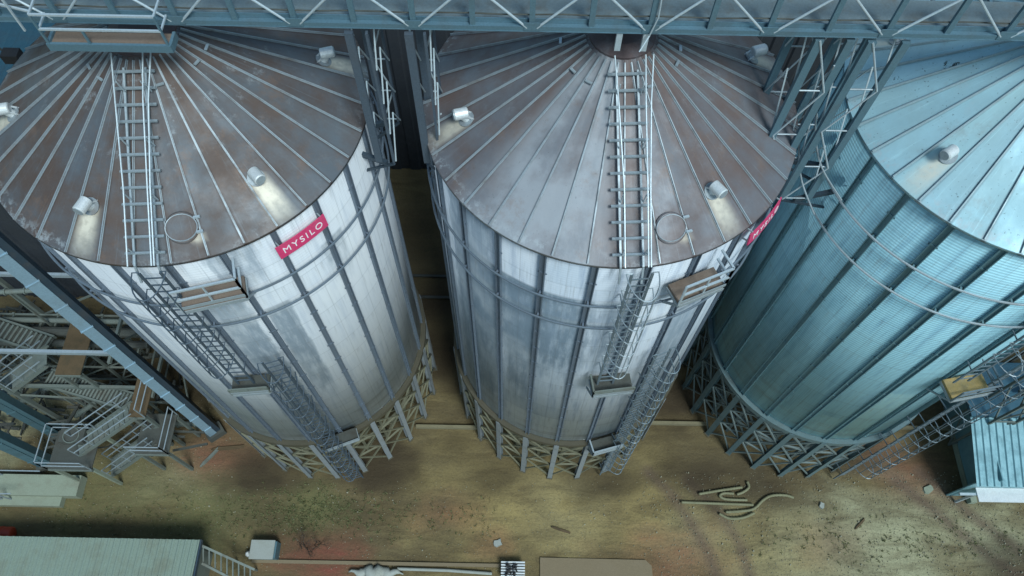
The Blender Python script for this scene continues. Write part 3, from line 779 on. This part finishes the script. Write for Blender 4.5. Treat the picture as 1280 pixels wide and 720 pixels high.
# pale plinth
pl = thing('concrete_plinth', (-20.1, 7.05, 0), 'pale green-grey concrete plinth at the left edge with rails', 'plinth')
b = MB(); b.box(-2.6, 1.35, -.35, .55, 0, .55); b.box(-2.4, .65, -.75, -.352, 0, .35); b.build('base', conc_m, pl)
b = MB()
for x in (-2.3, -1.9, -1.5): b.bar((x, -.5, .3), (x-.15, -.5, 1.3), .05)
b.bar((-2.5, -.5, 1.3), (-1.0, -.45, 1.3), .04); b.bar((-2.1, .5, .5), (-2.1, .5, 1.4), .05); b.bar((-2.1, .5, 1.4), (0, .5, 1.4), .04)
b.build('rail', galv, pl)
mc = thing('dark_bin', (-18.0, 8.4, 2.92), 'square sooty bin standing on the landing above the plinth', 'bin')
MB().box(-.5, .5, -.1, .45, 0, .5).build('bin_body', olddark_m, mc)
MB().lathe([(.3, .5), (.34, .5), (.34, .56), (.3, .56)], 20, c=(0, .17)).build('inlet', old_m, mc)
# scattered machinery under the landings
def screw(p0, p1, r, label):
    t = thing('screw_conveyor', tuple(p0), label, 'conveyor', 'screw conveyor tubes')
    d = p1-p0; MB().tube([Vector((0, 0, 0)), d], r, 12).build('tube', old_m, t)
    for k in (.1, .5, .9):
        c = d*k; MB().tube([c, c+d.normalized()*.05], r+.05, 12).build('joint_flange', old_m, t)
    for k in (.15, .85): MB().bar(d*k, Vector((d.x*k, d.y*k, -p0.z)), .07).build('prop', old_m, t)
screw(at(20, 505, .8), at(90, 470, 2.2), .13, 'thin screw conveyor tube left of the dark bin')
screw(at(95, 520, 1.2), at(150, 480, 3.2), .12, 'thin screw conveyor tube between dark bin and elevator')
screw(at(195, 530, .5), at(250, 530, .7), .12, 'short screw conveyor tube lying at the foot of the pale blue elevator')
screw(at(0, 365, 7.8), at(62, 362, 7.8), .10, 'straight pipe crossing high at the left edge')

b = MB()
for k in range(260):
    p = at(random.uniform(-10, 245), random.uniform(385, 560), random.uniform(.05, 1.6)**1.0)
    if (p.x > -15.2 and p.y > 10.5): continue
    a = random.choice([0, 0, 1.57, random.uniform(0, 3.1)])+random.gauss(0, .12); L = random.uniform(.3, 1.9); d = Vector((math.cos(a), math.sin(a), random.gauss(0, .18)))*L
    b.bar(p-d/2, p+d/2, random.uniform(.04, .13), random.uniform(.03, .12))
tag(b.build('scrap_heap', olddark_m), 'dusty tangle of scrap beams and plates under the steel stairs and landings', 'scrap', kind='stuff')
ym = thing('steel_rack', (-19.2, 12.6, 0), 'dense dusty steel rack of crossed bars behind the upper rust-brown gangway', 'rack')
for i in range(5):
    for y in (-.9, .9): MB().bar((-4+i*1.9, y, 0), (-4+i*1.9, y, 4.6), .1).build('post', old_m, ym)
    for z in (1.6, 3.1, 4.5):
        MB().bar((-4+i*1.9, -.9, z), (-4+i*1.9, .9, z), .07).build('beam', old_m, ym)
        if i < 4:
            for y in (-.9, .9): MB().bar((-4+i*1.9, y, z), (-2.1+i*1.9, y, z), .07).build('beam', old_m, ym)
            MB().bar((-4+i*1.9, -.9, z-1.4), (-2.1+i*1.9, -.9, z), .05).build('brace', old_m, ym)
for y, z, rr in ((-.5, 4.75, .16), (0, 4.8, .2), (.55, 4.72, .12)):
    MB().tube([(-5, y, z), (4.1, y, z)], rr, 10).build('duct', olddark_m if rr > .15 else old_m, ym)

# ------------------------------------------------------------------ right side
sh = thing('lean_to_shed', (21.6, 8.9, 0), 'small shed with teal corrugated roof at the right edge', 'shed')
b = MB(); pr = []
x = -2.15
while x < 4.5: pr += [(x, 0), (x+.10, 0), (x+.14, .06), (x+.26, .06), (x+.30, 0)]; x += .30
vs = [(x, y, z+d) for x, d in pr for y, z in ((-1.5, 2.5), (1.2, 3.3))]
b.add(vs, [(2*i, 2*i+2, 2*i+3, 2*i+1) for i in range(len(pr)-1)]); b.build('roof', shed_m, sh)
MB().box(-2.2, 4.5, 1.21, 2.2, 3.32, 3.5).build('ridge_band', sheddk_m, sh)
MB().box(-2.2, 4.5, 2.2, 3.6, 3.2, 3.6).build('rear_roof', sheddk_m, sh)
b = MB(); b.box(-2.1, 4.4, -1.35, -1.3, 0, 2.4); b.box(-1.2, -1.15, -1.3, 3.5, 0, 2.8); b.build('wall', shed_m, sh)
MB().box(-1.7, 4.4, -1.95, -1.36, 1.6, 1.66).build('canopy', vent_m, sh)
b = MB(); b.bar((-2.4, -1.62, 1.55), (4.4, -1.62, 1.55), .1); b.bar((-1.75, -1.62, 0), (-1.75, -1.62, 1.55), .09); b.build('canopy_frame', galv_light, sh)
kb = MB().box(20.35, 20.62, 7.2, 11.0, 0, .35).build('concrete_beam', conc_m)
tag(kb, 'straight grey concrete beam running away beside the shed', 'beam')
ab = thing('old_tyre', tuple(at(1211, 566, 0)), 'dark round tyre with pale hub leaning next to the shed', 'tyre')
MB().tube([(.32*math.cos(q), 0.1, .36+.32*math.sin(q)) for q in [2*math.pi*j/20 for j in range(20)]], .09, 8, True).build('tyre', black_m, ab)
MB().tube([(0, .06, .36), (0, .14, .36)], .12, 12).build('hub', vent_m, ab)
# lattice mast at the right
ms = thing('lattice_mast', tuple(at(1196, 543, 0)), 'tall lattice mast right of the teal silo', 'mast')
for sx in (-.5, .5):
    for sy in (-.5, .5): MB().bar((sx, sy, 0), (sx, sy, 16), .09).build('post', old_m, ms)
for k in range(9):
    z = k*1.8
    MB().bar((-.5, -.5, z), (.5, -.5, z+1.8), .055).build('lattice_bar', old_m, ms); MB().bar((.5, -.5, z), (.5, .5, z+1.8), .055).build('lattice_bar', old_m, ms)
    MB().bar((-.5, -.5, z), (-.5, .5, z+1.8), .055).build('lattice_bar', old_m, ms)
    MB().bar((-.5, -.5, z+1.75), (.5, -.5, z+1.75), .055).build('lattice_bar', old_m, ms)
pp = thing('pipe_rack', tuple(at(1196, 540, 0)+Vector((.9, .6, 0))), 'shadowed pipe rack of beams and pipes beyond the lattice mast', 'pipe rack')
for x in (0.2, 5): 
    for y in (0, 1.6): MB().bar((x, y, 0), (x, y, 5.5), .14).build('post', olddark_m, pp)
for y, z, m in ((0, 5.5, old_m), (1.6, 5.5, old_m), (0, 3.9, old_m), (.5, 5.6, blue_m), (1.0, 5.6, blue_m)): MB().bar((-.2, y, z), (7, y, z), .14).build('beam', m, pp)
for k in range(5): MB().bar((.2+k*1.2, 0, 3.9), (.8+k*1.2, 0, 5.5), .07).build('brace', old_m, pp)
for k in range(5): MB().bar((.8+k*1.2, 0, 5.5), (1.4+k*1.2, 0, 3.9), .07).build('brace', old_m, pp)

# ------------------------------------------------------------------ front: barn and small things
bn = thing('long_barn', (-19.85, .6, 0), 'long low barn with pale ribbed roof in the bottom left corner', 'barn')
b = MB(); pr = []; x = -7.4
while x < 7.4: pr += [(x, 0), (x+.12, 0), (x+.16, .05), (x+.22, .05)]; x += .26
vs = [(x, y, z+d) for x, d in pr for y, z in ((-4, 2.2), (4.18, 1.9))]
b.add(vs, [(2*i, 2*i+2, 2*i+3, 2*i+1) for i in range(len(pr)-1)])
b.build('roof', barn_m, bn)
b = MB(); b.box(-7.3, 7.25, 3.9, 4.0, 0, 1.87); b.box(7.2, 7.3, -4, 3.9, 0, 1.87); b.box(-7.3, -7.2, -4, 3.9, 0, 1.87); b.box(-7.2, 7.2, -4, -3.9, 0, 2.1); b.build('wall', old_m, bn)
b = MB(); b.box(7.40, 7.46, -4, 4.18, 1.78, 1.97); b.build('gable_trim', elev_dark, bn)
MB().lathe([(.0, .25), (.12, .2), (.16, 0), (0, 0)], 14, c=(-1.6, 2.4)).build('roof_lamp', white_m, bn).location = (0, 0, 1.97)
rk = thing('ladder_rack', tuple(at(252, 682, 1.7)), 'ladder-like steel conveyor frame sloping down from the barn corner', 'conveyor frame')
o0 = at(252, 682, 1.7); a0, a1 = at(252, 682, 1.7)-o0, at(318, 712, .7)-o0; c0, c1 = at(252, 704, 1.6)-o0, at(318, 738, .5)-o0
for p, q in ((a0, a1), (c0, c1)): MB().bar(p, q, .09, .12).build('side_rail', old_m, rk)
for k in range(9):
    u = (k+.3)/9; MB().bar(a0.lerp(a1, u), c0.lerp(c1, u), .05).build('rung', old_m, rk)
for u in (.5, .95):
    p = a0.lerp(a1, u); MB().bar(p, (p.x, p.y, -1.7), .06).build('prop', old_m, rk)
cb = thing('equipment_cabinet', tuple(at(334, 697, 0)), 'white topped equipment cabinet right of the barn', 'cabinet')
MB().box(-.52, .5, -.1, .58, .0, .6).build('body', blue_m, cb)
MB().box(-.58, .42, -.15, .62, .6, .64).build('lid', white_m, cb)
MB().tube([(-.75, .1, 0), (-.75, .1, .3), (-.75, .1, .4)], [.12, .12, .05], 10).build('filler_cap', vent_m, cb)
bd = thing('sheeted_bundle', tuple(at(475, 716, 0)), 'lumpy pale sheeted bundle at the bottom edge of the photo', 'bundle')
b = MB(); n = 18
b.tube([(-1.3+2.3*k/n, .05*math.sin(k*1.3), .12+.05*math.sin(k*.9)) for k in range(n+1)], [max(.03, .26*math.sin(math.pi*k/n)*(1+.25*math.sin(k*2.1))) for k in range(n+1)], 14)
b.build('cover', white_m, bd, True)
tag(MB().tube([at(497, 711, .1), at(560, 713, .1), at(615, 717, .1)], .065, 10).build('white_pipe', white_m), 'long white pipe lying at the bottom edge beside the bundle', 'pipe')
ac = thing('slatted_box', tuple(at(641, 715, 0)), 'small white slatted box with dark leaves on it at the bottom edge', 'box')
MB().box(-.45, .45, -.3, .3, 0, .45).build('body', olddark_m, ac)
b = MB()
for k in range(7): b.box(-.5, .5, -.36+k*.11, -.30+k*.11, .46, .50)
b.build('slats', vent_m, ac)
for k in range(26):
    pass
b = MB()
for k in range(70):
    c = Vector((random.uniform(-.3, .15), random.uniform(-.25, .25), .52+random.random()*.15)); u = Vector((random.uniform(-1, 1), random.uniform(-1, 1), random.uniform(-.3, .6))).normalized()*.07; v = u.orthogonal().normalized()*.04
    b.add([c-u, c+v, c+u, c-v], [(0, 1, 2, 3)])
tag(b.build('dry_leaves', black_m), 'dark leaf clump lying on the white slatted box', 'leaves').location = ac.location
p0 = at(675, 697, 0); p1 = at(815, 696, 0)
b = MB(); b.add([(x_, y_, z_) for z_ in (-.05, .05) for x_, y_ in ((p0.x, p0.y-6), (p1.x+.2, p0.y-6), (p1.x-.05, p0.y-.25), (p1.x-.3, p0.y-.02), (p0.x, p0.y))], [(5, 6, 7, 8, 9), (0, 1, 6, 5), (1, 2, 7, 6), (2, 3, 8, 7), (3, 4, 9, 8), (4, 0, 5, 9)]); tag(b.build('concrete_pad', pad_m), 'flat pinkish-brown concrete pad at the bottom centre', 'slab')
rd = thing('red_drum', tuple(at(3, 667, .3)), 'orange-red drum lying at the left edge above the barn roof', 'drum')
MB().tube([(-.5, 0, 0), (-.45, 0, 0), (.4, 0, 0), (.45, 0, 0)], [.24, .29, .29, .24], 20).build('shell', red_m, rd, True)
MB().tube([(-.05, 0, 0), (.0, 0, 0)], .31, 20).build('hoop', red_m, rd)
# twiggy bush
def twigs(p, s, n, label):
    b = MB()
    def grow(q, d, L, r, k):
        e = q + d*L; b.tube([q, e], [r, r*.6], 4)
        if k: 
            for _ in range(3):
                grow(e, (d+Vector((random.uniform(-.9, .9), random.uniform(-.9, .9), random.uniform(-.2, .5)))).normalized(), L*.68, r*.6, k-1)
    for _ in range(n): grow(Vector((random.uniform(-.15, .15), random.uniform(-.1, .1), 0)), Vector((random.uniform(-.8, .8), random.uniform(-.8, .8), 1)).normalized(), s*.45, .022, 3)
    o = b.build('bare_bush', twig_m); o.location = p; tag(o, label, 'bush', 'bare twiggy bushes')
twigs(at(382, 684, 0), .9, 5, 'bare twiggy bush right of the white topped cabinet')
twigs(at(399, 680, 0), .75, 4, 'smaller bare bush standing on the reddish soil')
# litter
for i, (X, Y, w_, l_, a, m, nm, lab) in enumerate((
    (1160, 612, .5, .35, .4, conc_m, 'broken_slab', 'small pale broken slab on the soil in front of the teal silo ladder foot'),
    (1027, 632, .28, .22, 1.1, white_m, 'torn_sack', 'small white torn sack right of the hose heap'),
    (622, 679, .35, .3, .3, white_m, 'torn_sack', 'small pale torn sack near the reddish soil at the bottom centre'),
    (286, 560, 1.5, .18, .1, brown_m, 'timber_board', 'brown board lying on the reddish soil right of the elevator foot'),
    (262, 572, 1.2, .15, .9, old_m, 'timber_board', 'grey board lying askew below the elevator foot'),
    (700, 662, .9, .1, -.3, brown_m, 'timber_board', 'thin brown board lying on ochre soil above the concrete pad'),
    (1075, 655, .7, .1, .7, brown_m, 'timber_board', 'short dark board lying on the pale soil at the right'))):
    b = MB(); n = 9; q = []
    for k in range(n):
        th = 2*math.pi*k/n+math.pi/4; rr = 1/max(abs(math.cos(th)), abs(math.sin(th)))
        j = random.uniform(.85, 1.08); q.append((w_/2*rr*math.cos(th)*j, l_/2*rr*math.sin(th)*j))
    hh = .07 if 'sack' in nm or 'slab' in nm else .045
    b.add([(x, y, -.03) for x, y in q]+[(x*.9, y*.9, hh*random.uniform(.8, 1.3)) for x, y in q], [(k, (k+1) % n, n+(k+1) % n, n+k) for k in range(n)]+[tuple(range(n, 2*n))])
    o = b.build(nm, m); o.location = at(X, Y, 0); o.rotation_euler.z = a; tag(o, lab, nm.split('_')[1])
# hoses
HOSE = [([(873.6, 617.5), (900, 613), (927.5, 609)], 'nearly straight short hose, upper left of the heap by the teal silo'),
 ([(934, 602), (936, 609), (929, 615), (921, 618)], 'small hooked hose end at the top of the heap'),
 ([(917, 617), (905, 616.5), (900, 620), (908, 624), (934, 625)], 'curled hose in the middle of the heap'),
 ([(851.7, 627.7), (941.6, 631)], 'long straight pipe at the left of the heap'),
 ([(907, 640), (925, 639), (942, 636), (954, 625), (965, 619.5), (981, 619), (992, 622)], 'long S-shaped hose reaching right from the heap'),
 ([(899, 642), (912, 648), (929, 647), (943, 641)], 'short sagging hose at the bottom of the heap')]
for pts, lab in HOSE:
    q = [at(x, y, .09) for x, y in pts]; sp = []
    for k in range(len(q)-1):
        a_, b_, c_, d_ = q[max(k-1, 0)], q[k], q[k+1], q[min(k+2, len(q)-1)]
        for j in range(8):
            u = j/8; sp.append(.5*((2*b_)+(c_-a_)*u+(2*a_-5*b_+4*c_-d_)*u*u+(3*b_-a_-3*c_+d_)*u**3))
    sp.append(q[-1]); sp2 = []
    for a_, b_ in zip(sp, sp[1:]):
        m_ = max(1, int((b_-a_).length/.05)); sp2 += [a_.lerp(b_, j/m_) for j in range(m_)]
    sp2.append(sp[-1]); o = MB().tube(sp2, [.068 if j % 2 else .052 for j in range(len(sp2))], 10).build('hose', hose_m, None, True); tag(o, lab, 'hose', 'discarded hoses on the soil')
# kerbs between the silos
for x0, x1, y, lab in ((-4.3, -1.2, 10.22, 'low pale kerb between leftmost and middle silo'), (6.3, 9.1, 10.6, 'low pale kerb between middle and teal silo'), (16.6, 20.3, 10.6, 'low pale kerb between teal silo and lattice mast')):
    tag(MB().box(x0, x1, y-.07, y+.07, 0, .22).build('kerb', kerb_m), lab, 'kerb')
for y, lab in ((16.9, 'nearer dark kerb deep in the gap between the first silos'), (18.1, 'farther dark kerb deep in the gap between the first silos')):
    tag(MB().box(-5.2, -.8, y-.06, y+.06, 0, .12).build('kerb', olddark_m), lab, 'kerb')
tag(MB().box(at(315, 704).x, at(625, 704).x, at(400, 703).y-.07, at(400, 703).y+.07, 0, .08).build('kerb', pad_m), 'thin flush edging strip along the bottom edge', 'kerb')

# ------------------------------------------------------------------ ground
def axis(lo, hi, step, ext):
    a = []; v = lo
    while v <= hi+1e-6: a.append(v); v += step
    g = step; l = lo; L = []
    while l > -ext: g *= 1.35; l -= g; L.append(l)
    g = step; h_ = a[-1]; Hh = []
    while h_ < ext: g *= 1.35; h_ += g; Hh.append(h_)
    return L[::-1]+a+Hh
xs = axis(-25, 25, .14, 700); ys = axis(3, 12, .12, 700)
def seg_d(x, y, pts):
    m = 9e9
    for (ax, ay), (bx, by) in zip(pts, pts[1:]):
        vx, vy = bx-ax, by-ay; t_ = max(0, min(1, ((x-ax)*vx+(y-ay)*vy)/(vx*vx+vy*vy))); m = min(m, math.hypot(x-ax-vx*t_, y-ay-vy*t_))
    return m
px = lambda L: [tuple(at(a, b)[:2]) for a, b in L]
TR = [px([(810, 590), (838, 615), (862, 650), (885, 690), (900, 730)]), px([(860, 600), (900, 640), (925, 680), (940, 730)]),
      px([(1120, 600), (1170, 640), (1230, 690), (1290, 730)]), px([(1150, 590), (1210, 640), (1290, 700)])]
REDS = [(*at(400, 700)[:2], 2.0, 1), (*at(560, 640)[:2], 1.4, .5), (*at(270, 570)[:2], 1.8, .9), (*at(1130, 590)[:2], 1.8, .6), (*at(840, 700)[:2], 2.2, .6), (*at(1100, 570)[:2], 1.4, .5), (*at(620, 680)[:2], 1.0, .5), (*at(1040, 680)[:2], 1.3, .3)]
SHADE = [(*at(330, 590)[:2], 2.0, 1), (*at(480, 590)[:2], 2.3, 1), (*at(560, 560)[:2], 1.2, .6), (*at(620, 600)[:2], 1.5, .7), (*at(760, 605)[:2], 1.6, .8), (*at(880, 595)[:2], 2.0, .9), (*at(960, 612)[:2], 1.6, .8), (*at(1060, 575)[:2], 1.4, .7), (*at(350, 650)[:2], 2.2, .5), (*at(440, 640)[:2], 1.6, .5), (*at(1280, 715)[:2], 2.2, .8), (*at(558, 440)[:2], 2.6, 1), (*at(550, 370)[:2], 3, .9), (*at(535, 290)[:2], 3, .6), (*at(850, 500)[:2], 2.5, 1), (*at(170, 470)[:2], 3, .8)]  # shade painted on the soil round silo feet and in the gaps
OCH = [(*at(640, 640)[:2], 3.4, 1), (*at(800, 645)[:2], 3.2, 1), (*at(540, 600)[:2], 1.6, .7), (*at(930, 680)[:2], 2.6, .8), (*at(560, 560)[:2], 1.2, .6)]
GRN = [(*at(390, 635)[:2], 1.6, 1), (*at(130, 620)[:2], 3.5, .5), (*at(250, 640)[:2], 3.0, .7)]
PAL = [(*at(1000, 690)[:2], 3.2, .7), (*at(1120, 680)[:2], 3.8, .9), (*at(1240, 670)[:2], 2.5, .9), (*at(880, 660)[:2], 2.2, .6), (*at(40, 510)[:2], 3, .9), (*at(700, 640)[:2], 2.2, .4), (*at(230, 590)[:2], 2, .3)]
vs = []; c4 = []; c5 = []; c6 = []; c7 = []
def blob(L, x, y, nn):
    v = 0
    for cx, cy, rr, s in L:
        d = math.hypot((x-cx)*.75, (y-cy)*1.25)/rr
        v = max(v, s*max(0, min(1, (1.15-d+nn*.6))))
    return v
for y in ys:
    for x in xs:
        near = abs(x) < 26 and 1 < y < 26
        n1 = noise.fractal(Vector((x*.5, y*.8, 1)), 1.0, 2.1, 4)
        z = 0
        if near:
            z = .03*n1 + .015*noise.noise(Vector((x*3, y*3, 5))) - .03
            tr = 0
            for L in TR:
                d = seg_d(x, y, L)
                if d < .45: tr = max(tr, 1-abs(d-.0)/.45)
            z -= .03*tr
            c4.append((max(0, tr), blob(PAL, x, y, n1), blob(REDS, x, y, n1), 1)); c5.append(blob(GRN, x, y, n1)); c6.append(blob(SHADE, x, y, n1)); c7.append(blob(OCH, x, y, n1))
        else: c4.append((0, 0, 0, 1)); c5.append(0.0); c6.append(0.0); c7.append(0.0)
        vs.append((x, y, z))
nx = len(xs)
b = MB(); b.add(vs, [(j*nx+i, j*nx+i+1, (j+1)*nx+i+1, (j+1)*nx+i) for j in range(len(ys)-1) for i in range(nx-1)])
t = NT('soil'); g = t.n('NewGeometry').outputs['Position']
sx_, sy_, sz_ = t.sep(g)
big = t.noise(g, .35, 5, .6); mid = t.noise(t.scale(g, (.28, 1.15, 1)), 1.4, 6, .66, .6); fine = t.noise(g, 9, 5, .7); grit = t.noise(g, 34, 3, .6)
at_ = t.attr('zones'); zr, zp, zd = t.sep(at_.outputs['Vector'])
col = t.mix(t.ramp(mid, .3, .7), (.088, .062, .026), (.165, .125, .054))
col = t.mix(t.ramp(big, .35, .65, 0, .5), col, (.105, .08, .04))
col = t.mix(t.math('MULTIPLY', zp, t.ramp(mid, .3, .62, .35, .95)), col, (.37, .36, .22))
col = t.mix(t.math('MULTIPLY', t.attr('ochre').outputs['Fac'], t.ramp(mid, .3, .62, .4, .9)), col, (.31, .235, .092))
col = t.mix(t.math('MULTIPLY', zd, t.ramp(mid, .35, .65, .45, .9)), col, (.20, .055, .036))
gr = t.attr('green').outputs['Fac']
col = t.mix(t.math('MULTIPLY', gr, t.ramp(fine, .35, .6, .25, .8)), col, (.155, .17, .06))
col = t.mix(t.math('MULTIPLY', zr, .75), col, (.12, .078, .055))
col = t.mix(t.ramp(fine, .45, .75, 0, .45), col, (.06, .05, .028))
col = t.mix(t.ramp(grit, .62, .75, 0, .3), col, (.42, .40, .30))
shd = t.attr('ground_shade').outputs['Fac']
col = t.mix(t.ramp(t.math('MULTIPLY', shd, t.ramp(mid, .3, .6, .7, 1.0)), .0, .95, 0, .85), col, (.032, .020, .009))  # painted shade darkens the soil colour
t.bump(t.math('ADD', t.math('MULTIPLY', mid, .8), t.math('ADD', t.math('MULTIPLY', fine, .6), t.math('MULTIPLY', grit, .2))), .7, .12)
soil = t.fin(col, .92, 0)
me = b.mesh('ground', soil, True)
a_ = me.attributes.new('zones', 'FLOAT_VECTOR', 'POINT'); a_.data.foreach_set('vector', [q for c in c4 for q in c[:3]])
a_ = me.attributes.new('green', 'FLOAT', 'POINT'); a_.data.foreach_set('value', c5)
a_ = me.attributes.new('ground_shade', 'FLOAT', 'POINT'); a_.data.foreach_set('value', c6)
a_ = me.attributes.new('ochre', 'FLOAT', 'POINT'); a_.data.foreach_set('value', c7)
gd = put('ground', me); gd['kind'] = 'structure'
# loose stones and weeds
b = MB()
for k in range(3200):
    u = random.random()
    X, Y = (random.uniform(800, 1290), random.uniform(590, 722)) if u < .6 else (random.uniform(0, 800), random.uniform(600, 715)) if u < .85 else (random.uniform(0, 290), random.uniform(470, 600))
    p = at(X, Y, 0); r = random.uniform(.01, .028)*(1.9 if random.random() < .05 else 1)
    vs = [p+Vector((math.cos(q)*r*random.uniform(.7, 1.2), math.sin(q)*r*random.uniform(.7, 1.2), .0)) for q in (0, 1.2, 2.5, 3.7, 5)]
    top = [v.lerp(p, .45)+Vector((0, 0, r*.9)) for v in vs]
    b.add([v-Vector((0, 0, .05)) for v in vs]+top, [(i, (i+1) % 5, 5+(i+1) % 5, 5+i) for i in range(5)]+[(5, 6, 7, 8, 9)])
o = b.build('loose_stones', stone_m); tag(o, 'small pale stones and clods strewn over the bare soil', 'gravel', kind='stuff')
b = MB()
for k in range(900):
    u = random.random()
    if u < .45: X, Y = random.gauss(385, 45), random.gauss(637, 14)
    elif u < .8: X, Y = random.uniform(60, 620), random.gauss(650, 14)
    else: X, Y = random.uniform(950, 1280), random.gauss(672, 18)
    p = at(X, Y, 0)
    for j in range(random.randint(3, 7)):
        d = Vector((random.uniform(-1, 1), random.uniform(-1, 1), random.uniform(.3, 1.2))).normalized()*random.uniform(.05, .16); s_ = d.orthogonal().normalized()*.018
        q = p+Vector((random.uniform(-.06, .06), random.uniform(-.06, .06), -.02)); b.add([q-s_, q+s_, q+d], [(0, 1, 2)])
o = b.build('low_weeds', weed_m); tag(o, 'sparse low green weeds growing out of the soil', 'weeds', kind='stuff')
